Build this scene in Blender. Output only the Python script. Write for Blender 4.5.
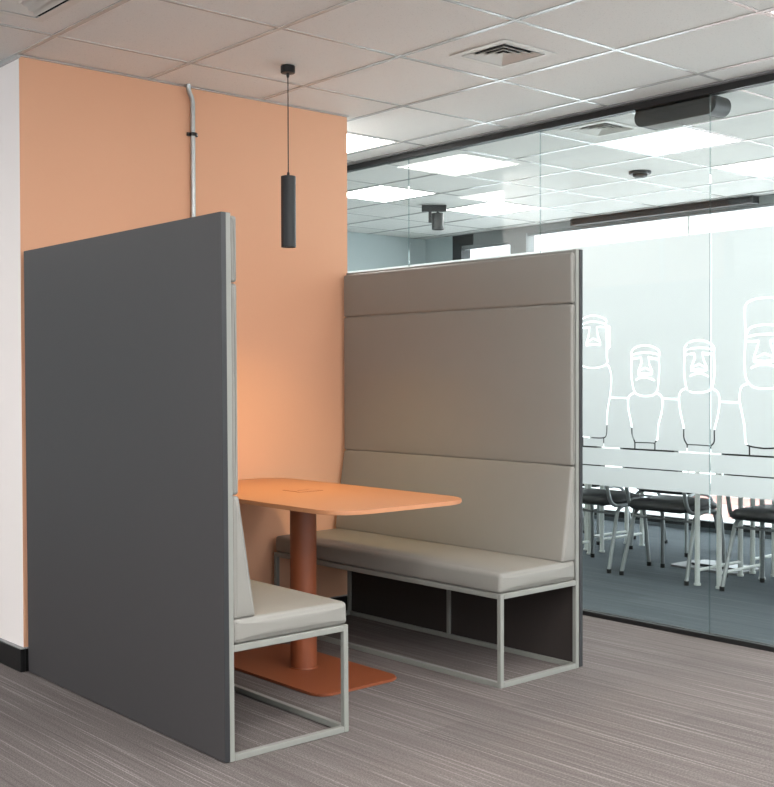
import bpy, bmesh, math, random
from mathutils import Vector, Matrix
from mathutils.geometry import delaunay_2d_cdt
random.seed(4)
PI = math.pi
for o in list(bpy.data.objects): bpy.data.objects.remove(o)
SC = bpy.context.scene
COL = SC.collection

# ------------------------------------------------------------------ camera
CAM_H = 1.27
yaw, pitch, roll = math.radians(41.1835364), math.radians(-0.92864547), math.radians(-0.15864678)
fwd = Vector((math.sin(yaw)*math.cos(pitch), math.cos(yaw)*math.cos(pitch), math.sin(pitch)))
rgt = fwd.cross(Vector((0, 0, 1))).normalized(); upv = rgt.cross(fwd)
r2 = math.cos(roll)*rgt+math.sin(roll)*upv; u2 = -math.sin(roll)*rgt+math.cos(roll)*upv
cd = bpy.data.cameras.new('camera'); cam = bpy.data.objects.new('camera', cd); COL.objects.link(cam)
M = Matrix((r2, u2, -fwd)).transposed().to_4x4(); M.translation = (0, 0, CAM_H); cam.matrix_world = M
cd.sensor_fit = 'HORIZONTAL'; cd.sensor_width = 36; cd.lens = 1158.167/774*36; cd.clip_start = 0.05
SC.camera = cam

# ------------------------------------------------------------------ world, exposure, light levels
W = bpy.data.worlds.new('overcast_sky'); SC.world = W; W.use_nodes = True
bg = W.node_tree.nodes['Background']; bg.inputs[0].default_value = (0.87, 0.945, 1.0, 1); bg.inputs[1].default_value = 1.8
SC.view_settings.view_transform = 'Standard'; SC.view_settings.look = 'None'
SC.view_settings.exposure = 1.3; SC.view_settings.gamma = 1; SC.view_settings.use_curve_mapping = False
PANEL_EMIT = 9.5
ROOM_EMIT = 6.0
PENDANT_W = 18.0
# pendant beam (the lamp's own spot, at the mouth of its tube)
PEN = Vector((3.06, 4.157, 0))

# ------------------------------------------------------------------ materials
def lin(r, g, b):
    f = lambda c: (c/255/12.92) if c/255 <= .04045 else ((c/255+.055)/1.055)**2.4
    return (f(r), f(g), f(b), 1)
def mat(name, col, rough=.6, metal=0, spec=.5, bump=None, var=None, emit=None, sheen=0):
    m = bpy.data.materials.new(name); m.use_nodes = True; nt = m.node_tree; b = nt.nodes['Principled BSDF']
    b.inputs['Base Color'].default_value = col; b.inputs['Roughness'].default_value = rough
    b.inputs['Metallic'].default_value = metal; b.inputs['Specular IOR Level'].default_value = spec
    if sheen: b.inputs['Sheen Weight'].default_value = sheen
    tc = nt.nodes.new('ShaderNodeTexCoord')
    if var:   # (scale, amount) soft colour variation
        n = nt.nodes.new('ShaderNodeTexNoise'); n.inputs['Scale'].default_value = var[0]; n.inputs['Detail'].default_value = 4
        nt.links.new(tc.outputs['Object'], n.inputs['Vector'])
        mx = nt.nodes.new('ShaderNodeMix'); mx.data_type = 'RGBA'
        k = 1-var[1]; mx.inputs[6].default_value = (col[0]*k, col[1]*k, col[2]*k, 1); k = 1+var[1]
        mx.inputs[7].default_value = (min(1, col[0]*k), min(1, col[1]*k), min(1, col[2]*k), 1)
        nt.links.new(n.outputs['Fac'], mx.inputs[0]); nt.links.new(mx.outputs[2], b.inputs['Base Color'])
    if bump:  # (scale, strength)
        n = nt.nodes.new('ShaderNodeTexNoise'); n.inputs['Scale'].default_value = bump[0]; n.inputs['Detail'].default_value = 3
        nt.links.new(tc.outputs['Object'], n.inputs['Vector'])
        bp = nt.nodes.new('ShaderNodeBump'); bp.inputs['Strength'].default_value = bump[1]; bp.inputs['Distance'].default_value = .002
        nt.links.new(n.outputs['Fac'], bp.inputs['Height']); nt.links.new(bp.outputs['Normal'], b.inputs['Normal'])
    if emit:
        b.inputs['Emission Color'].default_value = emit[0]; b.inputs['Emission Strength'].default_value = emit[1]
    return m

def carpet(name, ca, cb, cc):
    m = bpy.data.materials.new(name); m.use_nodes = True; nt = m.node_tree; N = nt.nodes; L = nt.links
    b = N['Principled BSDF']; b.inputs['Roughness'].default_value = .95; b.inputs['Specular IOR Level'].default_value = .15
    tc = N.new('ShaderNodeTexCoord')
    def streak(sx, sy, off, det=2):
        mp = N.new('ShaderNodeMapping'); mp.inputs['Scale'].default_value = (sx, sy, 1); mp.inputs['Location'].default_value = (off, off*.7, 0)
        L.new(tc.outputs['Object'], mp.inputs['Vector'])
        n = N.new('ShaderNodeTexNoise'); n.inputs['Scale'].default_value = 1; n.inputs['Detail'].default_value = det
        L.new(mp.outputs['Vector'], n.inputs['Vector']); return n.outputs['Fac']
    def mr(v, a, bb, lo=0, hi=1):
        r = N.new('ShaderNodeMapRange'); r.inputs[1].default_value = a; r.inputs[2].default_value = bb
        r.inputs[3].default_value = lo; r.inputs[4].default_value = hi; L.new(v, r.inputs[0]); return r.outputs[0]
    def mix(f, a, c):
        x = N.new('ShaderNodeMix'); x.data_type = 'RGBA'; L.new(f, x.inputs[0])
        for s, v in ((6, a), (7, c)):
            if isinstance(v, tuple): x.inputs[s].default_value = v
            else: L.new(v, x.inputs[s])
        return x.outputs[2]
    # planks 0.25 wide, 1 m long, staggered: slight tone shifts from plank to plank
    br = N.new('ShaderNodeTexBrick'); mp = N.new('ShaderNodeMapping'); mp.inputs['Rotation'].default_value = (0, 0, PI/2)
    L.new(tc.outputs['Object'], mp.inputs['Vector']); L.new(mp.outputs['Vector'], br.inputs['Vector'])
    br.inputs['Scale'].default_value = 1; br.inputs['Brick Width'].default_value = 1.0; br.inputs['Row Height'].default_value = .25
    br.inputs['Mortar Size'].default_value = 0; br.inputs['Color1'].default_value = (.92, .92, .92, 1); br.inputs['Color2'].default_value = (1.06, 1.06, 1.06, 1)
    c = mix(mr(streak(60, .8, 3), .30, .72), ca, cb)
    c = mix(mr(streak(120, .9, 9, 1), .60, .68, 0, .75), c, cc)
    c = mix(mr(streak(150, 1.2, 31, 1), .60, .72, 0, .45), c, (ca[0]*.45, ca[1]*.45, ca[2]*.45, 1))
    c = mix(mr(streak(230, 160, 5, 2), .40, .62, 0, .6), c, (ca[0]*.5, ca[1]*.5, ca[2]*.5, 1))
    mul = N.new('ShaderNodeMix'); mul.data_type = 'RGBA'; mul.blend_type = 'MULTIPLY'; mul.inputs[0].default_value = 1
    L.new(c, mul.inputs[6]); L.new(br.outputs['Color'], mul.inputs[7]); L.new(mul.outputs[2], b.inputs['Base Color'])
    bp = N.new('ShaderNodeBump'); bp.inputs['Strength'].default_value = .5; bp.inputs['Distance'].default_value = .003
    L.new(streak(300, 120, 2, 2), bp.inputs['Height']); L.new(bp.outputs['Normal'], b.inputs['Normal'])
    return m

def tile_mat():
    m = mat('mineral_tile', (.75, .73, .705, 1), .9, spec=.2); nt = m.node_tree; N = nt.nodes; L = nt.links; b = N['Principled BSDF']
    g = N.new('ShaderNodeNewGeometry')
    n = N.new('ShaderNodeTexNoise'); n.inputs['Scale'].default_value = 170; n.inputs['Detail'].default_value = 2
    L.new(g.outputs['Position'], n.inputs['Vector'])
    r = N.new('ShaderNodeMapRange'); r.inputs[1].default_value = .62; r.inputs[2].default_value = .72; r.inputs[3].default_value = 0; r.inputs[4].default_value = .45
    L.new(n.outputs['Fac'], r.inputs[0])
    x = N.new('ShaderNodeMix'); x.data_type = 'RGBA'; x.inputs[6].default_value = (.75, .73, .705, 1); x.inputs[7].default_value = (.42, .40, .38, 1)
    L.new(r.outputs[0], x.inputs[0]); L.new(x.outputs[2], b.inputs['Base Color'])
    bp = N.new('ShaderNodeBump'); bp.inputs['Strength'].default_value = .25; bp.inputs['Distance'].default_value = .002
    L.new(n.outputs['Fac'], bp.inputs['Height']); L.new(bp.outputs['Normal'], b.inputs['Normal'])
    return m

def glass_mat(name, tint, f=1.5):
    m = bpy.data.materials.new(name); m.use_nodes = True; nt = m.node_tree; N = nt.nodes; L = nt.links
    N.remove(N['Principled BSDF']); out = N['Material Output']
    t = N.new('ShaderNodeBsdfTransparent'); t.inputs[0].default_value = tint
    g = N.new('ShaderNodeBsdfGlossy'); g.inputs['Roughness'].default_value = .0; g.inputs[0].default_value = (1, 1, 1, 1)
    fr = N.new('ShaderNodeFresnel'); geo = N.new('ShaderNodeNewGeometry')
    mr = N.new('ShaderNodeMapRange'); mr.inputs[3].default_value = f; mr.inputs[4].default_value = 1/f     # same reflectance from both faces of the thin pane
    L.new(geo.outputs['Backfacing'], mr.inputs[0]); L.new(mr.outputs[0], fr.inputs[0])
    x = N.new('ShaderNodeMixShader'); L.new(fr.outputs[0], x.inputs[0]); L.new(t.outputs[0], x.inputs[1]); L.new(g.outputs[0], x.inputs[2])
    L.new(x.outputs[0], out.inputs['Surface']); return m

def film_mat():
    m = bpy.data.materials.new('frosted_film'); m.use_nodes = True; nt = m.node_tree; N = nt.nodes; L = nt.links
    N.remove(N['Principled BSDF']); out = N['Material Output']
    t = N.new('ShaderNodeBsdfTranslucent'); t.inputs[0].default_value = (.71, .71, .705, 1)
    d = N.new('ShaderNodeBsdfDiffuse'); d.inputs[0].default_value = (.52, .54, .535, 1)
    x = N.new('ShaderNodeMixShader'); x.inputs[0].default_value = .40
    L.new(t.outputs[0], x.inputs[1]); L.new(d.outputs[0], x.inputs[2]); L.new(x.outputs[0], out.inputs['Surface']); return m

M_GREYWALL = mat('warm_grey_paint', lin(150, 146, 142), .8, bump=(60, .08))
M_ORANGE = mat('orange_paint', lin(220, 166, 133), .75, var=(1.5, .015), bump=(60, .08))
M_WHITE = mat('white_paint', lin(241, 232, 228), .8, bump=(60, .08))
M_BLUEGREY = mat('blue_grey_paint', lin(176, 186, 187), .8, bump=(60, .08))
M_DARKWALL = mat('dark_grey_paint', lin(140, 142, 142), .8, bump=(60, .05))
M_TILE = tile_mat()
M_GRID = mat('white_grid_steel', (.50, .49, .475, 1), .2, spec=.5, bump=(30, .02))
M_CARPET = carpet('striped_carpet', lin(106, 98, 96), lin(124, 117, 115), lin(158, 151, 149))
M_CARPET2 = carpet('sky_tinted_carpet', lin(86, 93, 98), lin(106, 114, 120), lin(122, 130, 135))  # blue of reflected sky light is put into the carpet colour
M_BLACK = mat('black_lacquer', lin(13, 13, 14), .35, bump=(40, .02))
M_BLACKRAIL = mat('black_rail', lin(22, 22, 23), .45, bump=(40, .02))
M_STEEL = mat('galvanised_steel', lin(176, 178, 176), .35, metal=.7, var=(40, .1))
M_SHADE = mat('black_satin_metal', lin(24, 24, 26), .38, metal=.3, bump=(90, .03))
M_PANEL = mat('charcoal_laminate', lin(65, 62, 63), .5, var=(30, .03), bump=(220, .1))
M_PANELEDGE = mat('charcoal_edge_band', lin(42, 43, 46), .45, bump=(80, .03))
M_DARKBACK = mat('dark_brown_board', lin(46, 40, 38), .7, var=(40, .08))
M_FRAME = mat('light_grey_powder_coat', lin(133, 134, 129), .45, bump=(300, .05))
M_FABRIC = mat('taupe_vinyl', lin(134, 132, 127), .5, spec=.35, var=(9, .025), bump=(420, .22))
M_TABLE = mat('terracotta_laminate', lin(185, 128, 91), .45, var=(120, .02), bump=(300, .04))
M_TABLEM = mat('terracotta_metal', lin(134, 72, 44), .45, var=(60, .03), bump=(200, .05))
M_TABLEG = mat('socket_gap', lin(120, 60, 36), .6, var=(60, .05))
M_LIGHT = mat('light_diffuser', (.9, .9, .9, 1), .5, emit=((1, .975, .94, 1), PANEL_EMIT), var=(5, .01))
M_LIGHT2 = mat('cool_light_diffuser', (.9, .9, .9, 1), .5, emit=((.97, 1, .97, 1), ROOM_EMIT), var=(5, .01))
M_VENT = mat('vent_enamel', lin(214, 210, 204), .5, bump=(60, .02))
M_VENTDARK = mat('duct_shade', lin(20, 20, 20), .9, var=(20, .1))  # black for the darkness inside the vents
M_GLASS = glass_mat('clear_glass', (.955, .975, .965, 1), 1.34)
M_GLASSW = glass_mat('window_glass', (.98, .99, .99, 1))
M_JOINT = glass_mat('clear_joint', (.80, .85, .85, 1), 1.8)
M_FILM = film_mat()
M_CHROME = mat('chrome_tube', lin(151, 154, 154), .4, metal=.7, var=(30, .04))
M_SEAT = mat('black_leatherette', lin(34, 34, 36), .42, bump=(160, .12))
M_RUBBER = mat('black_rubber', lin(20, 20, 20), .8, bump=(80, .05))
M_WHITEM = mat('white_metal', lin(222, 224, 220), .4, bump=(100, .03))
M_TOP = mat('white_tabletop', lin(220, 222, 220), .45, var=(20, .02))
M_DARKMET = mat('dark_device_plastic', lin(48, 48, 49), .5, bump=(80, .03))
M_MIDGREY = mat('grey_plastic', lin(135, 135, 136), .5, bump=(80, .03))
M_BULB = mat('lamp_lens', (1, .9, .7, 1), .4, emit=((1, .72, .38, 1), 6), var=(5, .01))
M_CONC = mat('pale_terrace_paving', (.82, .82, .80, 1), .9, var=(3, .04))
M_RED = mat('red_brick_facade', lin(196, 150, 142), .85, var=(4, .1))
M_PINK = mat('pale_render', lin(225, 190, 180), .85, var=(4, .04))

# ------------------------------------------------------------------ helpers
def link(o, parent=None):
    COL.objects.link(o)
    if parent: o.parent = parent
    return o
def wloc(p):
    v = Vector((0, 0, 0))
    while p: v += p.location; p = p.parent
    return v
def obj(name, bm, m, parent=None, smooth=False, rel=False, angle=35):
    """link a bmesh written in world coordinates (or, rel=True, in the parent's) as one mesh object"""
    me = bpy.data.meshes.new(name)
    if parent and not rel: bmesh.ops.translate(bm, verts=bm.verts, vec=-wloc(parent))
    bmesh.ops.recalc_face_normals(bm, faces=bm.faces)
    bm.to_mesh(me); bm.free()
    for mm in (m if isinstance(m, (list, tuple)) else [m]): me.materials.append(mm)
    if smooth:
        for p in me.polygons: p.use_smooth = True
        me.set_sharp_from_angle(angle=math.radians(angle))
    o = bpy.data.objects.new(name, me); return link(o, parent)
def thing(name, label, cat, loc, group=None):
    o = bpy.data.objects.new(name, None); o.location = loc; o.empty_display_size = .1
    o['label'] = label; o['category'] = cat
    if group: o['group'] = group
    return link(o)
def root(name, loc=(0, 0, 0)):
    o = bpy.data.objects.new(name, None); o.location = loc; o['kind'] = 'structure'; return link(o)
def struct(name, bm, m):
    o = obj(name, bm, m); o['kind'] = 'structure'; return o
def box(bm, x0, x1, y0, y1, z0, z1, bev=0, seg=2):
    r = bmesh.ops.create_cube(bm, size=1); vs = r['verts']
    for v in vs:
        v.co = Vector(((x0+x1)/2+v.co.x*(x1-x0), (y0+y1)/2+v.co.y*(y1-y0), (z0+z1)/2+v.co.z*(z1-z0)))
    if bev:
        es = {e for v in vs for e in v.link_edges}
        bmesh.ops.bevel(bm, geom=list(es), offset=bev, segments=seg, affect='EDGES', profile=.5)
    return bm
def B(*a, **k): return box(bmesh.new(), *a, **k)
def cyl(bm, c, r, z0, z1, seg=32, r1=None, axis='z'):
    r1 = r if r1 is None else r1
    ring = lambda z, rr: [bm.verts.new((c[0]+rr*math.cos(2*PI*i/seg), c[1]+rr*math.sin(2*PI*i/seg), z)) for i in range(seg)]
    a, b = ring(z0, r), ring(z1, r1)
    for i in range(seg): bm.faces.new((a[i], a[(i+1) % seg], b[(i+1) % seg], b[i]))
    bm.faces.new(a[::-1]); bm.faces.new(b); return bm
def lathe(bm, c, prof, seg=32):
    rings = []
    for (r, z) in prof:
        rings.append([bm.verts.new((c[0]+r*math.cos(2*PI*i/seg), c[1]+r*math.sin(2*PI*i/seg), z)) for i in range(seg)])
    for a, b in zip(rings, rings[1:]):
        for i in range(seg): bm.faces.new((a[i], a[(i+1) % seg], b[(i+1) % seg], b[i]))
    bm.faces.new(rings[0][::-1]); bm.faces.new(rings[-1]); return bm
def prism(bm, poly, h0, h1, axis='y'):
    """extrude polygon: axis y -> poly in (x,z); x -> (y,z); z -> (x,y)"""
    def P(a, b, h): return (a, h, b) if axis == 'y' else ((h, a, b) if axis == 'x' else (a, b, h))
    lo = [bm.verts.new(P(a, b, h0)) for a, b in poly]; hi = [bm.verts.new(P(a, b, h1)) for a, b in poly]
    n = len(poly)
    for i in range(n): bm.faces.new((lo[i], lo[(i+1) % n], hi[(i+1) % n], hi[i]))
    bm.faces.new(lo[::-1]); bm.faces.new(hi); return bm
def rrect(cx, cy, w, h, r, seg=6, bow=0.0):
    pts = []
    for (sx, sy, a0) in ((1, 1, 0), (-1, 1, 90), (-1, -1, 180), (1, -1, 270)):
        for k in range(seg+1):
            a = math.radians(a0+90*k/seg)
            pts.append([sx*(w/2-r)+r*math.cos(a), sy*(h/2-r)+r*math.sin(a)])
    out = []
    for p, q in zip(pts, pts[1:]+pts[:1]):
        out.append(p)
        if math.dist(p, q) > .2:
            for k in range(1, 8): out.append([p[0]+(q[0]-p[0])*k/8, p[1]+(q[1]-p[1])*k/8])
    for p in out:
        x, y = p
        p[0] += bow*math.copysign(1, x)*(1-(2*y/h)**2)*(abs(x) > w/2-r*1.01)
        p[1] += bow*math.copysign(1, y)*(1-(2*x/w)**2)*(abs(y) > h/2-r*1.01)
        p[0] += cx; p[1] += cy
    return out
def fillet(pts, r, seg=5):
    out = [Vector(pts[0])]
    for a, b, c in zip(pts, pts[1:], pts[2:]):
        a, b, c = Vector(a), Vector(b), Vector(c); d0 = (a-b); d1 = (c-b); rr = min(r, d0.length*.45, d1.length*.45)
        p, q = b+d0.normalized()*rr, b+d1.normalized()*rr
        for k in range(seg+1):
            t = k/seg; out.append(p*(1-t)**2+b*2*t*(1-t)+q*t*t)
    out.append(Vector(pts[-1])); return out
def tube(bm, pts, r, seg=10):
    pts = [Vector(p) for p in pts]; rings = []; prev = None
    for i, p in enumerate(pts):
        t = (pts[min(i+1, len(pts)-1)]-pts[max(i-1, 0)]).normalized()
        if prev is None:
            n = t.cross(Vector((0, 0, 1)));
            if n.length < .1: n = t.cross(Vector((1, 0, 0)))
            n.normalize()
        else:
            n = (prev-t*prev.dot(t)).normalized()
        prev = n; b = t.cross(n)
        rings.append([bm.verts.new(p+n*r*math.cos(2*PI*k/seg)+b*r*math.sin(2*PI*k/seg)) for k in range(seg)])
    for a, c in zip(rings, rings[1:]):
        for k in range(seg): bm.faces.new((a[k], a[(k+1) % seg], c[(k+1) % seg], c[k]))
    bm.faces.new(rings[0][::-1]); bm.faces.new(rings[-1]); return bm
def T(pts, r, seg=10, fr=0): return tube(bmesh.new(), fillet(pts, fr) if fr else pts, r, seg)
def cushion(prof, y0, y1, r=.014, puff=.004, ny=14):
    """upholstered block: closed profile in (x,z) swept along y, rounded all round, slightly puffed"""
    # round the profile corners
    n = len(prof); P = []
    for i in range(n):
        a, b, c = Vector(prof[i-1]), Vector(prof[i]), Vector(prof[(i+1) % n]); d0, d1 = (a-b), (c-b)
        rr = min(r, d0.length*.45, d1.length*.45); p, q = b+d0.normalized()*rr, b+d1.normalized()*rr
        for k in range(5):
            t = k/4; P.append(p*(1-t)**2+b*2*t*(1-t)+q*t*t)
    # subdivide long runs
    Q = []
    for p, q in zip(P, P[1:]+P[:1]):
        k = max(1, int((q-p).length/.05)); Q += [p.lerp(q, j/k) for j in range(k)]
    cen = sum(Q, Vector((0, 0)))/len(Q)
    xs = [q.x for q in Q]; zs = [q.y for q in Q]; ex = (max(xs)-min(xs))/2; ez = (max(zs)-min(zs))/2
    nor = []
    for i in range(len(Q)):
        t = (Q[(i+1) % len(Q)]-Q[i-1]); v = Vector((t.y, -t.x)).normalized()
        if v.dot(Q[i]-cen) < 0: v = -v
        nor.append(v)
    ys = [y0+r*(1-math.cos(a)) for a in (0, PI/8, PI/4, 3*PI/8)]+[y0+r+(y1-y0-2*r)*k/ny for k in range(ny+1)]+[y1-r*(1-math.cos(a)) for a in (3*PI/8, PI/4, PI/8, 0)]
    bm = bmesh.new(); rings = []
    for y in ys:
        d = min(y-y0, y1-y); ins = r*(1-math.sqrt(max(0, 1-(1-min(d, r)/r)**2)))*.95
        f = min(1, d/.12); ring = []
        for q, v in zip(Q, nor):
            u = max(0, 1-abs((q.x-cen.x)/ex)**6)*max(0, 1-abs((q.y-cen.y)/ez)**6) if 0 else 1
            along = (1-((q.y-cen.y)/ez)**4) if abs(v.x) > abs(v.y) else (1-((q.x-cen.x)/ex)**4)
            pp = q-v*ins+v*puff*f*max(0, along)
            ring.append(bm.verts.new((pp.x, y, pp.y)))
        rings.append(ring)
    m = len(Q)
    for a, b in zip(rings, rings[1:]):
        for k in range(m): bm.faces.new((a[k], a[(k+1) % m], b[(k+1) % m], b[k]))
    for ring, sg in ((rings[0], -1), (rings[-1], 1)):          # softly domed end caps
        last = ring
        for f, h in ((.93, .0022), (.8, .0035), (.55, .0045), (.25, .005)):
            nr = [bm.verts.new((cen.x+(v.co.x-cen.x)*f, v.co.y+sg*h, cen.y+(v.co.z-cen.y)*f)) for v in ring]
            for k in range(m): bm.faces.new((last[k], last[(k+1) % m], nr[(k+1) % m], nr[k]))
            last = nr
        cv = bm.verts.new((cen.x, ring[0].co.y+sg*.005, cen.y))
        for k in range(m): bm.faces.new((last[k], last[(k+1) % m], cv))
    return bm

# ------------------------------------------------------------------ the setting
H = 2.636
GX = 4.81                      # glass partition plane
YW = 4.768                     # orange wall face
X_L, X_R = -3.4, 8.05
Y_F, Y_B = -3.2, 8.6
struct('floor', B(X_L, GX, Y_F, Y_B, -.12, 0), M_CARPET)
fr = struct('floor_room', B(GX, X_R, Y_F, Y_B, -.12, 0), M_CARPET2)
terr = struct('floor_terrace', B(X_R+.12, X_R+1.7, Y_F-2, Y_B+2, -.35, -.12), M_CONC)

# orange wall: free-standing block, white returns
bm = B(2.090, 3.895, YW, 5.35, 0, H)
ow = struct('wall_middle', bm, [M_WHITE, M_ORANGE])
for p in ow.data.polygons:
    if p.normal.y < -.5: p.material_index = 1
struct('wall_back', B(X_L-.1, X_R+.3, Y_B, Y_B+.12, 0, H+.1), M_BLUEGREY)
wl = root('wall_left', (X_L, 0, 0))  # unseen wall; its window band is added and sized to let daylight in
obj('parapet', B(X_L-.12, X_L, Y_F, Y_B, -.1, 1.15), M_GREYWALL, wl); obj('lintel', B(X_L-.12, X_L, Y_F, Y_B, 2.5, H+.1), M_GREYWALL, wl)
for i in range(7):
    y = Y_F+i*(Y_B-Y_F)/6
    obj('pier', B(X_L-.12, X_L, max(Y_F, y-.14), min(Y_B, y+.14), 1.15, 2.5), M_GREYWALL, wl)
# baseboards (black, with a thin grey top edge)
def baseboard(name, x0, x1, y0, y1):
    o = struct(name, B(x0, x1, y0, y1, 0, .098, bev=.002, seg=1), M_BLACK)
    obj('top_edge', B(x0+.001, x1-.001, y0+.001, y1-.001, .098, .102), M_MIDGREY, o)
baseboard('baseboard_left', 2.068, 2.0895, 4.748, 5.35)
baseboard('baseboard_middle', 2.0900, 3.889, 4.748, 4.7675)
# rear side of the office behind the camera: piers between tall windows
wf = root('wall_front', (0, Y_F, 0))
obj('parapet', B(X_L, X_R, Y_F-.12, Y_F, 0, .9), M_GREYWALL, wf)
obj('lintel', B(X_L, X_R, Y_F-.12, Y_F, 2.45, H+.1), M_GREYWALL, wf)
for i in range(6):
    x = X_L+.2+i*(X_R-X_L-.4)/5
    obj('pier', B(x-.16, x+.16, Y_F-.12, Y_F, .9, 2.45), M_GREYWALL, wf)

# ---- ceiling: slab, grid bars, tiles
ceil = struct('ceiling', B(X_L-.1, X_R+.2, Y_F-.1, Y_B+.1, H+.035, H+.12), M_WHITE)
gx1 = [2.08+.627*k for k in range(-9, 4)]+[4.565]                 # corridor lines (constant x)
gy1 = [4.40+.673*k for k in range(-11, 7)]
gx2 = [5.47+.603*k for k in range(-1, 5)]
gy2 = [4.38+.645*k for k in range(-11, 7)]
cuts = {}                                                          # openings: tile cells taken by lights and vents
def cell_key(x, y): return (round(x, 2), round(y, 2))
LIGHTS1 = [(3.961, 5.073), (3.961, 1.708), (2.707, 5.746), (.826, 6.419), (-1.055, 4.40)]+[(x, 1.035) for x in (-2.309, -1.055, .199, 1.453, 2.707)]+[(x, y) for y in (-.311, -1.657) for x in (-2.309, -1.055, .199, 1.453, 2.707, 3.961)]  # entries past the third are unseen panels added to light the corridor
LIGHTS2 = [(5.47, 6.315), (6.676, 6.315), (5.47, 3.735), (6.676, 3.735), (5.47, 1.155), (6.676, 1.155)]
VENTS1 = [(3.334, 3.054), (1.453, 3.727)]
VENTS2 = [(4.867, 3.735)]
taken = {cell_key(*c) for c in LIGHTS1+LIGHTS2+VENTS1+VENTS2}
def near(x, y): return any(abs(x-a) < .03 and abs(y-b) < .03 for a, b in taken)
tmesh = {}
def tile(x0, x1, y0, y1):
    w, d = round(x1-x0, 3), round(y1-y0, 3)
    if w < .03 or d < .03: return
    key = (w, d)
    g = .012
    if key not in tmesh:
        bm = B(-w/2+g*.6, w/2-g*.6, -d/2+g*.6, d/2-g*.6, 0, .018, bev=.0015, seg=1)
        me = bpy.data.meshes.new('ceiling_tile'); bm.to_mesh(me); bm.free(); me.materials.append(M_TILE); tmesh[key] = me
    o = bpy.data.objects.new('ceiling_tile', tmesh[key]); o.location = ((x0+x1)/2, (y0+y1)/2, H+.003); link(o, ceil)
def in_block(x, y): return 2.062 < x < 3.886 and YW < y < 5.35
def layout(gx, gy, xlo, xhi, ylo, yhi):
    xs = sorted({xlo, xhi, *[g for g in gx if xlo < g < xhi]}); ys = sorted({ylo, yhi, *[g for g in gy if ylo < g < yhi]})
    for a, b in zip(xs, xs[1:]):
        for c, d in zip(ys, ys[1:]):
            if b-a < .03 or d-c < .03 or near(a, c): continue
            tile(a, b, c, d)
    for g in xs[1:-1]:
        obj('grid_bar', B(g-.011, g+.011, ylo, yhi, H-.001, H+.006), M_GRID, ceil)
    for g in ys[1:-1]:
        for a, b in zip(xs, xs[1:]): obj('grid_bar', B(a+.011, b-.011, g-.009, g+.009, H, H+.006), M_GRID, ceil)
layout(gx1, gy1, X_L, GX-.03, Y_F, Y_B)
layout(gx2, gy2, GX+.03, X_R, Y_F, Y_B)
obj('edge_strip', B(GX-.055, GX-.025, Y_F, Y_B, H-.006, H+.006), M_MIDGREY, ceil)  # grey strip stands in for the soft shadow beside the top rail
obj('edge_strip', B(2.072, 2.090, 4.752, 5.35, H-.012, H), M_GRID, ceil)
obj('edge_strip', B(2.072, 3.895, 4.750, 4.7675, H-.004, H), M_GRID, ceil)

# ---- ceiling lights (recessed panels)
def panel_light(x, y, w, d, m, label, group=None):
    t = thing('ceiling_light', label, 'light', (x+w/2, y+d/2, H), group)
    g = .014
    bm = bmesh.new()
    box(bm, x+g, x+w-g, y+g, y+g+.014, H-.001, H+.014); box(bm, x+g, x+w-g, y+d-g-.014, y+d-g, H-.001, H+.014)
    box(bm, x+g, x+g+.014, y+g+.014, y+d-g-.014, H-.001, H+.014); box(bm, x+w-g-.014, x+w-g, y+g+.014, y+d-g-.014, H-.001, H+.014)
    obj('frame', bm, M_GRID, t)
    obj('diffuser', B(x+g+.014, x+w-g-.014, y+g+.014, y+d-g-.014, H+.002, H+.010), m, t)
L1 = ['square white ceiling light beside the top right end of the orange wall', 'bright square ceiling light at the top right corner of the photo',
      'ceiling light hidden behind the orange wall, seen mirrored in the glass']
for i, (x, y) in enumerate(LIGHTS1):
    panel_light(x, y, .600 if abs(x-3.961) < .01 else .627, .673, M_LIGHT, L1[i] if i < 3 else 'added square ceiling light out of view behind or left of the camera', None if i < 3 else 'added ceiling lights out of view')
L2 = ['ceiling light in the glass room nearest the orange wall', 'ceiling light in the glass room just right of the black spotlight',
      'largest ceiling light in the glass room, below the black speaker bar', 'ceiling light in the glass room at the right edge of the photo']
for i, (x, y) in enumerate(LIGHTS2):
    panel_light(x, y, .603, .645, M_LIGHT2, L2[i] if i < 4 else 'ceiling light of the glass room beyond the right edge', None if i < 4 else 'glass room ceiling lights out of view')

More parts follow.
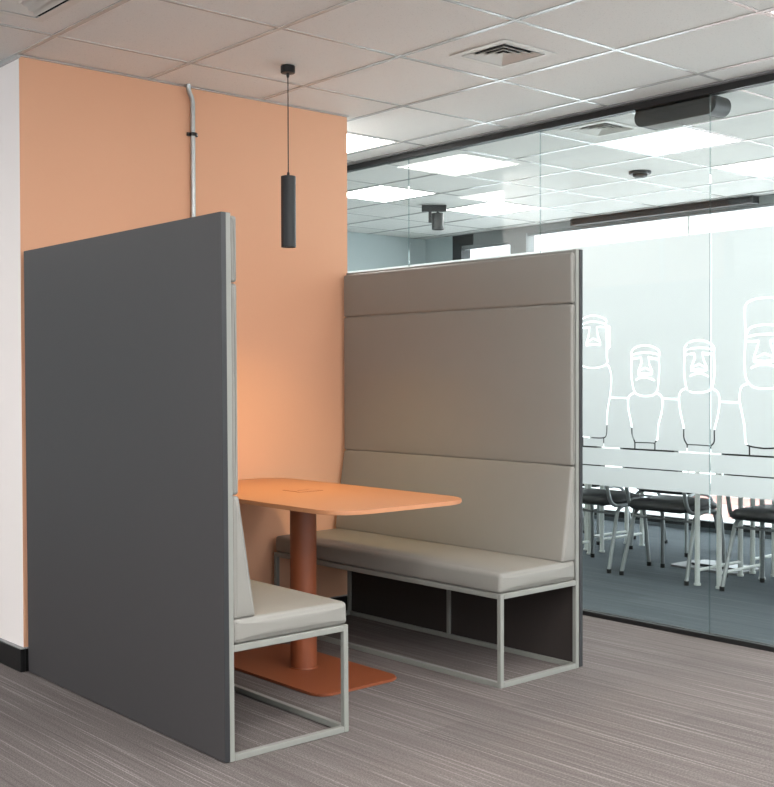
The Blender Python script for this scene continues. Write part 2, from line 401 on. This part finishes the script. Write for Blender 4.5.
# ---- square ceiling diffusers
def vent(x, y, w, d, s, label, dy=0):
    cx, cy = x+w/2, y+d/2+dy
    t = thing('ceiling_vent', label, 'vent', (cx, cy, H))
    obj('backing', B(x+.014, x+w-.014, y+.014, y+d-.014, H+.015, H+.018), M_VENTDARK, t)  # dark plate stands in for the unlit duct above the louvres
    def ring(name, a, b, z0, z1, m=M_VENT):       # square ring from half-size a (outer) to b (inner), sloping z0 -> z1
        bm = bmesh.new(); V = []
        for hs, z in ((a, z0), (b, z1)):
            for zz in (z, z+.0025): V.append([bm.verts.new((cx+sx*hs, cy+sy*hs, zz)) for sx, sy in ((-1, -1), (1, -1), (1, 1), (-1, 1))])
        for p, q in ((0, 2), (2, 3), (3, 1), (1, 0)):
            for k in range(4): bm.faces.new((V[p][k], V[p][(k+1) % 4], V[q][(k+1) % 4], V[q][k]))
        obj(name, bm, m, t)
    bm = bmesh.new()                              # plate filling the tile cell round the diffuser
    a = s/2; g = .014
    box(bm, x+g, cx-a, y+g, y+d-g, H+.002, H+.014); box(bm, cx+a, x+w-g, y+g, y+d-g, H+.002, H+.014)
    box(bm, cx-a, cx+a, y+g, cy-a, H+.002, H+.014); box(bm, cx-a, cx+a, cy+a, y+d-g, H+.002, H+.014)
    obj('tile_surround', bm, M_TILE, t)
    ring('flange', a+.012, a-.022, H-.003, H-.003)
    for k, f in enumerate((.80, .58, .37)):
        ring('louvre', a*f, a*f-.022, H-.003, H+.010)
    ring('louvre', a*.17, .001, H-.003, H+.006)
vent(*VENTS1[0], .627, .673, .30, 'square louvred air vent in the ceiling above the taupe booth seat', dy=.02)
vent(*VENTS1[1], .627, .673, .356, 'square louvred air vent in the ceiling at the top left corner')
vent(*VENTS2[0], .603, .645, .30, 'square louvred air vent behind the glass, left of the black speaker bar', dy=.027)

# ---- glass partition
gp = root('window_1', (GX, 0, 0))
joints = [Y_F+.01]+[3.152+1.0685*k for k in range(-5, 6)]
joints = sorted([j for j in joints if j < Y_B]+[Y_B])
obj('top_rail', B(GX-.025, GX+.025, Y_F, Y_B, 2.597, H-.001, bev=.002, seg=1), M_BLACKRAIL, gp)
obj('bottom_track', B(GX-.025, GX+.025, Y_F, Y_B, 0, .024, bev=.002, seg=1), M_BLACKRAIL, gp)
for a, b in zip(joints, joints[1:]):
    if b-a < .05: continue
    obj('glass_pane', B(GX-.005, GX+.005, a+.0015, b-.0015, .024, 2.597), M_GLASS, gp)
for j in joints[1:-1]:
    obj('joint_strip', B(GX-.0052, GX+.0052, j-.0010, j+.0010, .024, 2.597), M_JOINT, gp)

# ---- frosted film with the line drawing cut out of it (real holes)
def smooth_line(P, n=4):
    P = [Vector(p) for p in P]; out = []
    for i in range(len(P)-1):
        p0, p1, p2, p3 = P[max(i-1, 0)], P[i], P[i+1], P[min(i+2, len(P)-1)]
        for k in range(n):
            t = k/n
            out.append(.5*((2*p1)+(p2-p0)*t+(2*p0-5*p1+4*p2-p3)*t*t+(3*p1-p0-3*p2+p3)*t**3))
    out.append(P[-1]); return out
LN = []   # (polyline, width)
def S(pts, w, sm=True): LN.append((smooth_line(pts) if sm else [Vector(p) for p in pts], w))
def sym(pts, c): return [(2*c-y, z) for y, z in pts]
# figure behind the booth edge (far left one)
w = .0065
c = 3.862
S([(3.945, 1.531), (3.945, 1.555), (3.9, 1.574), (3.861, 1.578), (3.823, 1.571), (3.779, 1.553), (3.779, 1.531)], w)
S([(3.944, 1.530), (3.9, 1.543), (3.861, 1.546), (3.823, 1.541), (3.779, 1.531)], w)
S([(3.779, 1.531), (3.774, 1.45), (3.774, 1.357), (3.768, 1.34), (3.779, 1.32), (3.815, 1.307), (3.861, 1.302), (3.909, 1.307), (3.945, 1.32), (3.956, 1.34), (3.950, 1.45), (3.945, 1.531)], w)
for s in (0, 1):
    f = (lambda p: sym(p, c)) if s else (lambda p: p)
    S(f([(3.773, 1.521), (3.758, 1.516), (3.754, 1.41), (3.768, 1.4)]), w, False)
    S(f([(3.777, 1.514), (3.838, 1.516), (3.832, 1.472), (3.816, 1.438), (3.816, 1.424), (3.862, 1.424)]), w, False)
    S(f([(3.816, 1.438), (3.862, 1.457)]), w*.8, False)
    S(f([(3.772, 1.318), (3.757, 1.305), (3.746, 1.27), (3.744, 1.235), (3.751, 1.163), (3.768, 1.085), (3.772, 1.008), (3.776, .955), (3.797, .938), (3.862, .936)]), w)
    S(f([(3.793, .938), (3.793, .890)]), w, False)
S([(3.745, 1.149), (3.635, 1.147)], w, False)
# second figure
w = .0078
S([(3.615, 1.343), (3.615, 1.384), (3.585, 1.407), (3.533, 1.414), (3.482, 1.405), (3.448, 1.382), (3.45, 1.343)], w)
S([(3.612, 1.369), (3.57, 1.376), (3.533, 1.378), (3.49, 1.375), (3.45, 1.367)], w)
S([(3.609, 1.347), (3.557, 1.353), (3.554, 1.328), (3.573, 1.286), (3.573, 1.269), (3.49, 1.269), (3.49, 1.285), (3.506, 1.315), (3.512, 1.352), (3.451, 1.343)], w, False)
S([(3.573, 1.284), (3.533, 1.302), (3.49, 1.285)], w*.8, False)
S([(3.589, 1.24), (3.561, 1.251), (3.513, 1.251), (3.476, 1.238)], w)
S([(3.615, 1.343), (3.618, 1.291), (3.613, 1.232), (3.597, 1.18), (3.567, 1.163), (3.526, 1.159), (3.481, 1.166), (3.458, 1.191), (3.452, 1.24), (3.447, 1.29), (3.45, 1.343)], w)
S([(3.600, 1.175), (3.628, 1.16), (3.638, 1.131), (3.633, 1.08), (3.616, 1.013), (3.612, .963), (3.598, .930), (3.595, .922)], w)
S([(3.463, 1.175), (3.437, 1.162), (3.428, 1.134), (3.434, 1.076), (3.453, 1.01), (3.456, .952), (3.473, .927)], w)
S([(3.595, .922), (3.531, .924), (3.473, .924)], w*.7)
S([(3.595, .922), (3.595, .886)], w, False); S([(3.473, .924), (3.473, .886)], w, False)
S([(3.429, 1.148), (3.330, 1.146)], w, False)
# third figure
S([(3.298, 1.371), (3.298, 1.402), (3.266, 1.426), (3.218, 1.433), (3.171, 1.423), (3.135, 1.399), (3.135, 1.362), (3.13, 1.287), (3.143, 1.206), (3.17, 1.187), (3.218, 1.179), (3.266, 1.184), (3.29, 1.205), (3.302, 1.288), (3.298, 1.371)], w)
S([(3.295, 1.385), (3.26, 1.393), (3.218, 1.396), (3.175, 1.393), (3.138, 1.384)], w)
S([(3.292, 1.364), (3.244, 1.369), (3.242, 1.343), (3.262, 1.302), (3.262, 1.288), (3.175, 1.288), (3.175, 1.302), (3.192, 1.338), (3.199, 1.369), (3.138, 1.364)], w, False)
S([(3.262, 1.300), (3.218, 1.318), (3.175, 1.300)], w*.8, False)
S([(3.272, 1.258), (3.24, 1.270), (3.195, 1.270), (3.164, 1.257)], w)
S([(3.292, 1.199), (3.322, 1.184), (3.331, 1.143), (3.322, 1.078), (3.305, 1.014), (3.303, .958), (3.290, .933), (3.284, .925)], w)
S([(3.142, 1.199), (3.114, 1.182), (3.104, 1.146), (3.112, 1.075), (3.131, 1.004), (3.133, .945), (3.154, .924)], w)
S([(3.284, .925), (3.218, .926), (3.152, .924)], w*.7)
S([(3.284, .925), (3.284, .886)], w, False); S([(3.152, .924), (3.152, .886)], w, False)
S([(3.105, 1.137), (2.995, 1.135)], w, False)
# fourth, tallest figure with a high hat
c = 2.868
for s in (0, 1):
    f = (lambda p: sym(p, c)) if s else (lambda p: p)
    S(f([(2.966, 1.442), (2.968, 1.50), (2.968, 1.585), (2.928, 1.613), (2.868, 1.620)]), w)
    S(f([(2.966, 1.442), (2.945, 1.480), (2.91, 1.492), (2.868, 1.496)]), w)
    S(f([(2.966, 1.438), (2.92, 1.449), (2.868, 1.452)]), w)
    S(f([(2.966, 1.440), (2.969, 1.38), (2.971, 1.326), (2.965, 1.26), (2.950, 1.228), (2.918, 1.206), (2.868, 1.201)]), w)
    S(f([(2.964, 1.419), (2.898, 1.422), (2.902, 1.398), (2.923, 1.345), (2.921, 1.329), (2.868, 1.328)]), w, False)
    S(f([(2.921, 1.342), (2.868, 1.364)]), w*.8, False)
    S(f([(2.938, 1.296), (2.905, 1.309), (2.868, 1.311)]), w)
    S(f([(2.952, 1.224), (2.985, 1.21), (2.996, 1.175), (2.994, 1.132), (2.971, 1.03), (2.965, .955), (2.945, .933), (2.868, .925)]), w)
    S(f([(2.944, .930), (2.944, .886)]), w, False)
S([(2.742, 1.137), (2.640, 1.135)], w, False)
# the two level lines under the figures, cut pane by pane
zc = (.0085, .006)
def film(a, b):
    V = [Vector((a, .690)), Vector((b, .690)), Vector((b, 1.946)), Vector((a, 1.946))]; F = [[0, 1, 2, 3]]
    def quad(q):
        n = len(V); V.extend(q); F.append([n, n+1, n+2, n+3])
    for z, ww in ((.888, zc[0]), (.792, zc[1])):
        quad([Vector((a-.01, z-ww/2)), Vector((b+.01, z-ww/2)), Vector((b+.01, z+ww/2)), Vector((a-.01, z+ww/2))])
    for P, ww in LN:
        if min(p.x for p in P) > b+.02 or max(p.x for p in P) < a-.02: continue
        L, R = [], []
        for i, p in enumerate(P):
            t = (P[min(i+1, len(P)-1)]-P[max(i-1, 0)])
            if t.length < 1e-6: t = Vector((1, 0))
            t.normalize(); nn = Vector((-t.y, t.x)); k = 1.0
            if 0 < i < len(P)-1:
                d = (P[i]-P[i-1]).normalized(); k = 1/max(.5, abs(d.dot(t)))
            L.append(p+nn*ww/2*k); R.append(p-nn*ww/2*k)
        for i in range(len(P)-1): quad([R[i].copy(), R[i+1].copy(), L[i+1].copy(), L[i].copy()])
    vo, eo, fo, ov, oe, of = delaunay_2d_cdt(V, [], F, 0, 1e-5)
    bm = bmesh.new(); bv = [bm.verts.new((GX+.0075, v.x, v.y)) for v in vo]
    for f, src in zip(fo, of):
        if 0 in src and all(s == 0 for s in src):
            try: bm.faces.new([bv[i] for i in f])
            except ValueError: pass
    for v in [v for v in bm.verts if not v.link_faces]: bm.verts.remove(v)
    obj('frosted_film', bm, M_FILM, gp)
for a, b in zip(joints, joints[1:]):
    if b-a > .05: film(a+.001, b-.001)

# ---- far wall of the glass room: floor-to-ceiling windows
wr = root('wall_right', (X_R, 0, 0))
obj('lintel', B(X_R, X_R+.12, Y_F, 7.24, 2.575, H+.1), M_DARKWALL, wr)
obj('pier', B(X_R, X_R+.12, 7.24, 7.44, 0, H+.1), M_DARKWALL, wr)
obj('pier', B(X_R, X_R+.12, 8.20, Y_B, 0, H+.1), M_BLUEGREY, wr); obj('dark_pier', B(X_R-.01, X_R+.12, 8.08, 8.20, 0, H), M_BLACKRAIL, wr)
obj('dark_header', B(X_R-.008, X_R-.001, 7.92, 8.08, 2.53, H-.002), M_BLACKRAIL, wr)
obj('lintel', B(X_R, X_R+.12, 7.44, 8.08, 2.515, H+.1), M_DARKWALL, wr)
def glazing(name, y0, y1, z1, n):
    o = root(name, (X_R, y0, 0))
    obj('bottom_rail', B(X_R+.01, X_R+.07, y0, y1, .03, .085, bev=.002, seg=1), M_BLACKRAIL, o); obj('carpet_strip', B(X_R-.0, X_R+.08, y0, y1, -.1, .03), M_CARPET2, o)  # carpet-coloured strip added below the rail, as the image shows carpet colour there
    obj('top_rail', B(X_R+.02, X_R+.07, y0, y1, z1-.02, z1, bev=.002, seg=1), M_MIDGREY, o)
    st = (y1-y0)/n
    for k in range(n): obj('pane', B(X_R+.035, X_R+.043, y0+st*k+.006, y0+st*(k+1)-.006, .085, z1-.02), M_GLASSW, o)
    for k in range(1, n): obj('mullion', B(X_R+.03, X_R+.05, y0+st*k-.006, y0+st*k+.006, .085, z1-.02), M_WHITEM, o)
glazing('window_2', Y_F, 7.24, 2.575, 6)
glazing('window_3', 7.44, 8.08, 2.515, 1)
t = thing('blind_box', 'dark blind box along the top of the far windows behind the glass', 'blind', (X_R-.05, 5.7, 2.575))
obj('box', B(X_R-.085, X_R-.005, 4.86, 6.62, 2.582, H-.002, bev=.004), M_BLACKRAIL, t)
for y in (4.84, 6.62): obj('end_cap', B(X_R-.09, X_R-.002, y, y+.02, 2.578, H-.002, bev=.003), M_DARKMET, t)

# building outside, seen as a reddish patch low through the windows
t = thing('building', 'distant reddish building outside, just visible low between the chair legs', 'building', (21.6, 13.4, -6))
obj('wall', B(20.9, 22.3, 12.7, 14.1, -6, -1.25), M_RED, t)
obj('roof', B(20.8, 22.4, 12.6, 14.2, -1.25, -1.15, bev=.02), M_PINK, t)
for k in range(3):
    wdo = obj('window', B(20.87, 20.93, 12.85+k*.42, 13.1+k*.42, -1.75, -1.42), M_PINK, t)

# ------------------------------------------------------------------ booth seats (mirror-built)
def booth(mx, label, y0, y1, top, cat='booth seat'):
    """mx maps booth depth d (0 = outer face of the back board, growing towards the table) to world x"""
    t = thing('booth_seat', label, cat, (mx(.02), y0, 0))
    def bx(name, d0, d1, ya, yb, z0, z1, m, bev=.002, seg=1, parent=None):
        a, b = sorted((mx(d0), mx(d1)))
        return obj(name, B(a, b, ya, yb, z0, z1, bev=bev, seg=seg), m, parent or t, smooth=False)
    # charcoal outer board with a lighter edge band at the near end
    bd = bx('back_board', 0, .019, y0+.002, y1-.001, .004, top, M_PANEL)
    bx('edge_band', .0005, .0185, y0, y0+.002, .005, top-.001, M_PANELEDGE, bev=0, parent=bd)
    # dark board closing the frame towards the seat, below the cushions
    bx('inner_board', .0205, .026, y0+.03, y1-.001, .022, .36, M_DARKBACK, bev=0)
    F0, F1 = .019, .040                                   # frame depth range
    bx('post', F0, F1, y0+.004, y0+.025, 0, top, M_FRAME)
    bx('post', F0, F1, y1-.022, y1-.001, 0, top, M_FRAME)
    bx('post', .0265, F1, 3.982, 4.003, .022, .36, M_FRAME)
    bx('top_rail', F0, F1, y0+.025, y1-.022, top-.026, top-.001, M_FRAME)
    bx('rail', F0+.01, F1, y0+.025, y1-.022, 0, .022, M_FRAME)
    bx('rail', F0+.01, F1, y0+.025, y1-.022, .360, .382, M_FRAME)
    S0, S1 = .498, .519                                   # front of the seat frame
    bx('leg', S0, S1, y0+.004, y0+.025, 0, .382, M_FRAME)
    bx('leg', S0, S1, y1-.022, y1-.001, 0, .382, M_FRAME)
    bx('rail', S0, S1, y0+.025, y1-.022, 0, .022, M_FRAME)
    bx('rail', S0, S1, y0+.025, y1-.022, .360, .382, M_FRAME)
    for ya, yb in ((y0+.004, y0+.025), (y1-.022, y1-.001)):
        bx('cross_bar', F1, S0, ya, yb, 0, .022, M_FRAME); bx('cross_bar', F1, S0, ya, yb, .360, .382, M_FRAME)
    # cushions
    def cu(name, prof, r, puff):
        P = [(mx(d), z) for d, z in prof]
        obj(name, cushion(P, y0+.006, y1-.007, r, puff), M_FABRIC, t, smooth=True, angle=60)
    cu('back_cushion', [(F1, 1.574), (.066, 1.574), (.066, 1.792), (F1, 1.792)], .012, .002)
    cu('back_cushion', [(F1, .876), (.066, .876), (.066, 1.571), (F1, 1.571)], .012, .003)
    cu('lower_back_cushion', [(F1, .466), (.130, .466), (.067, .873), (F1, .873)], .012, .004)
    cu('seat_cushion', [(F1, .3825), (.520, .3825), (.517, .464), (F1, .468)], .018, .004)
    return t
booth(lambda d: 2.076+d, 'left booth seat, seen from behind its tall charcoal back board', 3.178, 4.734, 1.800).rotation_euler = (0, -.004, -.0125)      # turn and lean fitted to image pixels, so not quite square to the wall
booth(lambda d: 3.928-d, 'right booth seat with tall taupe quilted back facing the table', 3.206, 4.7475, 1.807).rotation_euler.z = .013

# ------------------------------------------------------------------ booth table
t = thing('pedestal_table', 'terracotta table with rounded top on one round column between the booth seats', 'table', (3.01, 3.98, 0))
def slab(poly, z0, z1, bev):
    bm = prism(bmesh.new(), poly, z0, z1, axis='z')
    es = [e for e in bm.edges if abs(e.verts[0].co.z-e.verts[1].co.z) < 1e-6]
    bmesh.ops.bevel(bm, geom=es, offset=bev, segments=2, affect='EDGES'); return bm
tp = obj('tabletop', slab(rrect(3.046, 4.036, .721, 1.381, .133, 8, bow=.004), .742, .759, .003), M_TABLE, t, smooth=True, angle=40)
obj('support_plate', B(2.86, 3.20, 3.70, 4.30,   .732, .742, bev=.002), M_TABLEM, t)
obj('bracket', B(2.745, 2.775, 3.93, 3.99, .731, .742, bev=.002), M_TABLEM, t)
obj('column', cyl(bmesh.new(), (3.005, 3.985), .057, .014, .732, 48), M_TABLEM, t, smooth=True)
obj('base_plate', slab(rrect(2.992, 3.985, .435, .82, .06, 6), .002, .013, .003), M_TABLEM, t, smooth=True, angle=40)
bm = lathe(bmesh.new(), (3.005, 3.985), [(.064, .013), (.062, .016), (.057, .017)], 48)
obj('collar', bm, M_TABLEM, t, smooth=True)
sk = bmesh.new(); cx, cy, s = 3.09, 4.10, .062
sock = obj('socket_lid', slab(rrect(cx, cy, .118, .118, .008, 3), .7591, .7602, .0004), M_TABLE, tp)
bm = bmesh.new()
for (a, b, c_, d_) in ((cx-s-.003, cx+s+.003, cy-s-.003, cy-s), (cx-s-.003, cx+s+.003, cy+s, cy+s+.003), (cx-s-.003, cx-s, cy-s, cy+s), (cx+s, cx+s+.003, cy-s, cy+s)):
    box(bm, a, b, c_, d_, .7591, .7595)
box(bm, cx-.03, cx+.03, cy-.004, cy+.002, .7602, .7606)
obj('socket_gap', bm, M_TABLEG, tp)

# ------------------------------------------------------------------ pendant lamp
t = thing('pendant_lamp', 'slim black cylinder pendant lamp hanging over the booth table', 'lamp', (PEN.x, PEN.y, H))
c = (PEN.x, PEN.y)
obj('canopy', lathe(bmesh.new(), c, [(.030, 2.636), (.032, 2.634), (.032, 2.606), (.030, 2.604), (.004, 2.604)], 40), M_SHADE, t, smooth=True)
obj('cord_grip', lathe(bmesh.new(), c, [(.007, 2.604), (.007, 2.592), (.004, 2.584)], 16), M_SHADE, t, smooth=True)
obj('cord', cyl(bmesh.new(), c, .0024, 2.160, 2.590, 10), M_RUBBER, t, smooth=True)
obj('cord_grip', lathe(bmesh.new(), c, [(.004, 2.168), (.006, 2.163), (.006, 2.150)], 16), M_SHADE, t, smooth=True)
obj('shade', lathe(bmesh.new(), c, [(.004, 2.150), (.031, 2.150), (.033, 2.148), (.033, 1.836), (.0305, 1.836), (.0305, 1.862), (.0285, 2.14), (.004, 2.14)][::-1], 48), M_SHADE, t, smooth=True)
obj('reflector', lathe(bmesh.new(), c, [(.0300, 1.8435), (.0295, 1.850), (.020, 1.868), (.020, 1.872), (.0304, 1.872), (.0304, 1.8435)], 40), mat('brass_reflector', lin(226, 178, 110), .3, metal=.8, var=(30, .03)), t, smooth=True)
obj('lens', cyl(bmesh.new(), c, .0195, 1.868, 1.871, 24), M_BULB, t)
ld = bpy.data.lights.new('pendant_beam', 'SPOT'); ld.energy = PENDANT_W; ld.color = (1, .70, .24); ld.spot_size = math.radians(124); ld.spot_blend = 1; ld.shadow_soft_size = .018
lo = bpy.data.objects.new('pendant_beam', ld); lo.location = (0, 0, 1.840-H); link(lo, t)

# ------------------------------------------------------------------ conduit on the orange wall
t = thing('conduit', 'thin metal conduit running down the orange wall from the ceiling', 'pipe', (2.922, 4.735, 1.0))
obj('pipe', T([(2.905, 4.735, 2.642), (2.909, 4.74, 2.612), (2.940, 4.7535, 2.575), (2.940, 4.7535, .12)], .0115, 14, fr=.03), M_STEEL, t, smooth=True)
bm = bmesh.new(); box(bm, 2.913, 2.970, 4.7555, 4.7675, 2.404, 2.421, bev=.002); box(bm, 2.925, 2.955, 4.7405, 4.7565, 2.404, 2.421, bev=.003)
cl = obj('clip', bm, M_BLACK, t)
obj('screw', lathe(bmesh.new(), (2.962, 4.753), [(.004, 2.408), (.004, 2.417)], 10), M_STEEL, cl)

# ------------------------------------------------------------------ ceiling devices in the glass room
t = thing('speaker_bar', 'black rounded speaker bar under the top rail, behind the glass', 'speaker', (4.90, 3.37, 2.63))
bm = prism(bmesh.new(), [(y, z) for y, z in rrect(3.375, 2.566, .475, .097, .047, 12)], 4.835, 4.965, axis='x')
obj('housing', bm, M_DARKMET, t, smooth=True, angle=40)
obj('bracket', B(4.87, 4.92, 3.24, 3.30, 2.62, H-.0015), M_DARKMET, t); obj('bracket', B(4.87, 4.92, 3.44, 3.50, 2.62, H-.0015), M_DARKMET, t)
obj('lit_underside', B(4.840, 4.960, 3.402, 3.55, 2.5155, 2.5175), M_GREYWALL, t); obj('lit_underside', B(4.840, 4.960, 3.20, 3.396, 2.5155, 2.5175), M_GREYWALL, t)  # lighter grey strips imitate light from below on the underside

t = thing('smoke_detector', 'small dark round smoke detector on the ceiling of the glass room', 'detector', (6.46, 4.78, H))
obj('base', lathe(bmesh.new(), (6.46, 4.78), [(.075, H+.003), (.075, H-.012), (.070, H-.016)], 32), M_DARKMET, t, smooth=True)
obj('sensor', lathe(bmesh.new(), (6.46, 4.78), [(.050, H-.016), (.048, H-.030), (.030, H-.040), (.004, H-.040)], 32), M_DARKMET, t, smooth=True)

t = thing('spotlight', 'black cylinder spotlight under the ceiling behind the glass', 'lamp', (6.46, 6.80, H))
R_ = Vector((math.cos(math.radians(-43)), math.sin(math.radians(-43)), 0))
bm = bmesh.new(); box(bm, -.10, .10, -.022, .022, -.050, -.001, bev=.003); o = obj('adaptor', bm, M_DARKMET, t, rel=True); o.rotation_euler.z = math.radians(-43)
bm = bmesh.new(); box(bm, -.045, -.02, -.014, .014, -.14, -.049, bev=.003); o = obj('bracket', bm, M_DARKMET, t, rel=True); o.rotation_euler.z = math.radians(-43)
bm = lathe(bmesh.new(), (.03, 0), [(.010, -.050), (.010, -.062), (.046, -.064), (.049, -.070), (.049, -.195), (.043, -.197), (.040, -.185)], 32)
o = obj('lamp_head', bm, M_DARKMET, t, rel=True, smooth=True); o.rotation_euler.z = math.radians(-43)

# ------------------------------------------------------------------ glass room furniture
def make_table():
    t = thing('training_table', '', 'table', (0, 0, 0)); W2, LL = .27, .655   # half sizes x, y
    obj('tabletop', B(-W2, W2, -LL, LL, .715, .740, bev=.004), M_TOP, t, rel=True)
    for y in (-.60, .60):
        f = obj('leg_frame', T([(-.235, y, .09), (.235, y, .09)], .010, 8), M_WHITEM, t, rel=True)
        for x in (-.235, .235):
            l = obj('leg', T([(x, y, .004), (x, y, .715)], .0155, 12), M_WHITEM, t, rel=True, smooth=True)
            obj('foot', cyl(bmesh.new(), (x, y), .021, 0, .012, 14), M_WHITEM, l, rel=True)
    obj('apron', B(-W2+.05, W2-.05, -.59, .59, .68, .714), M_WHITEM, t, rel=True)
    return t
def copy_tree(o, parent=None):
    c = o.copy(); COL.objects.link(c)
    if parent: c.parent = parent
    for ch in list(o.children): copy_tree(ch, c)
    return c
tb = make_table()
TABS = [(6.21, 4.60, 'white folding table under the frosted band, behind the two nearest chairs'),
        (6.21, 3.25, 'white folding table at the right edge, behind the rightmost chair'),
        (6.82, 4.60, 'white folding table in the far row, nearer the windows, left one'),
        (6.82, 5.94, 'white folding table in the far row at the left, by the booth edge'),
        (6.82, 3.25, 'white folding table in the far row at the right edge')]
for i, (x, y, lab) in enumerate(TABS):
    o = tb if i == 0 else copy_tree(tb); o.location = (x, y, 0); o['label'] = lab; o['group'] = 'white folding tables in the glass room'

def make_chair():
    """faces +x; rear feet at x=-.215, front feet at +.215; y feet at +-.24"""
    t = thing('visitor_chair', '', 'chair', (0, 0, 0)); r = .0125
    for s in (-1, 1):
        y = .215*s
        # front leg, seat rail and backrest upright bent from one tube
        obj('side_tube', T([(.215, y*1.10, .012), (.185, y, .420), (-.165, y, .420), (-.215, y*.98, .62), (-.27, y*.93, .84)], r, 10, fr=.075), M_CHROME, t, rel=True, smooth=True)
        l = obj('rear_leg', T([(.03, y, .425), (-.10, y*1.03, .405), (-.215, y*1.12, .012)], r, 10, fr=.05), M_CHROME, t, rel=True, smooth=True)
        for x, yy in ((.215, y*1.10), (-.215, y*1.12)):
            obj('foot_cap', cyl(bmesh.new(), (x, yy), .0145, 0, .026, 12), M_RUBBER, t if x > 0 else l, rel=True, smooth=True)
    obj('cross_bar', T([(-.115, -.22, .37), (-.115, .22, .37)], .008, 8), M_CHROME, t, rel=True, smooth=True)
    obj('cross_bar', T([(.187, -.215, .395), (.187, .215, .395)], .008, 8), M_CHROME, t, rel=True, smooth=True)
    # seat: rounded pad, waterfall front, slightly domed
    bm = bmesh.new(); nx, ny = 12, 12; G = []
    for lay in (0, 1):
        g = []
        for i in range(nx+1):
            row = []
            for j in range(ny+1):
                u, v = i/nx*2-1, j/ny*2-1
                k = 1-.10*(u*u*v*v)
                x, y = u*.225*k+.0, v*.222*k
                e = max(abs(u), abs(v))**6
                z = .474+.020*(1-e)-.014*e-.018*max(0, u-.5)*2 if lay else .418-.004*(1-e)+.018*e
                row.append(bm.verts.new((x, y, z)))
            g.append(row)
        G.append(g)
    for lay in (0, 1):
        for i in range(nx):
            for j in range(ny): bm.faces.new((G[lay][i][j], G[lay][i+1][j], G[lay][i+1][j+1], G[lay][i][j+1]))
    rim = lambda g: [g[i][0] for i in range(nx)]+[g[nx][j] for j in range(ny)]+[g[i][ny] for i in range(nx, 0, -1)]+[g[0][j] for j in range(ny, 0, -1)]
    a, b = rim(G[0]), rim(G[1])
    for k in range(len(a)): bm.faces.new((a[k], a[(k+1) % len(a)], b[(k+1) % len(a)], b[k]))
    obj('seat', bm, M_SEAT, t, rel=True, smooth=True, angle=80)
    # backrest: curved pad between the uprights
    bm = bmesh.new(); R2 = []
    for lay in (0, 1):
        g = []
        for i in range(9):
            row = []
            for j in range(11):
                u, v = i/8*2-1, j/10*2-1; k = 1-.12*u*u*v*v
                z = .72+u*.15*k; y = v*.215*k
                x = -.238-(z-.72)*.25-.03*(1-v*v)+(.020 if lay else -.012)*(1-max(abs(u), abs(v))**4*.8)
                row.append(bm.verts.new((x, y, z)))
            g.append(row)
        R2.append(g)
    for g in R2:
        for i in range(8):
            for j in range(10): bm.faces.new((g[i][j], g[i+1][j], g[i+1][j+1], g[i][j+1]))
    rim = lambda g: [g[i][0] for i in range(8)]+[g[8][j] for j in range(10)]+[g[i][10] for i in range(8, 0, -1)]+[g[0][j] for j in range(10, 0, -1)]
    a, b = rim(R2[0]), rim(R2[1])
    for k in range(len(a)): bm.faces.new((a[k], a[(k+1) % len(a)], b[(k+1) % len(a)], b[k]))
    obj('backrest', bm, M_SEAT, t, rel=True, smooth=True, angle=80)
    return t
ch = make_chair()
CH = [(6.135, 4.86, 0, 'black chair with chrome legs behind the glass, next to the booth edge'),
      (6.135, 4.28, 0, 'black chair with chrome legs behind the glass, middle one of the near row'),
      (6.135, 3.555, 0, 'black chair with chrome legs behind the glass, cut by the right edge'),
      (7.065, 5.68, PI, 'far-row chair by the windows, its legs just right of the booth edge'),
      (7.065, 4.91, PI, 'far-row chair by the windows, its legs between the two nearest chairs'),
      (6.95, 3.58, PI, 'far-row chair by the windows, behind the pair of white table legs')]
for i, (x, y, rz, lab) in enumerate(CH):
    o = ch if i == 0 else copy_tree(ch); o.location = (x, y, 0); o.rotation_euler.z = rz; o['label'] = lab; o['group'] = 'black chairs in the glass room'

t = thing('floor_plate', 'flat metal plate with black centre lying on the floor under the tables', 'plate', (6.56, 4.27, 0))
obj('base_plate', slab(rrect(6.575, 4.27, .30, .50, .03, 4), .001, .014, .003), M_MIDGREY, t)
obj('cover', slab(rrect(6.60, 4.24, .17, .36, .02, 4), .014, .030, .004), M_BLACK, t)
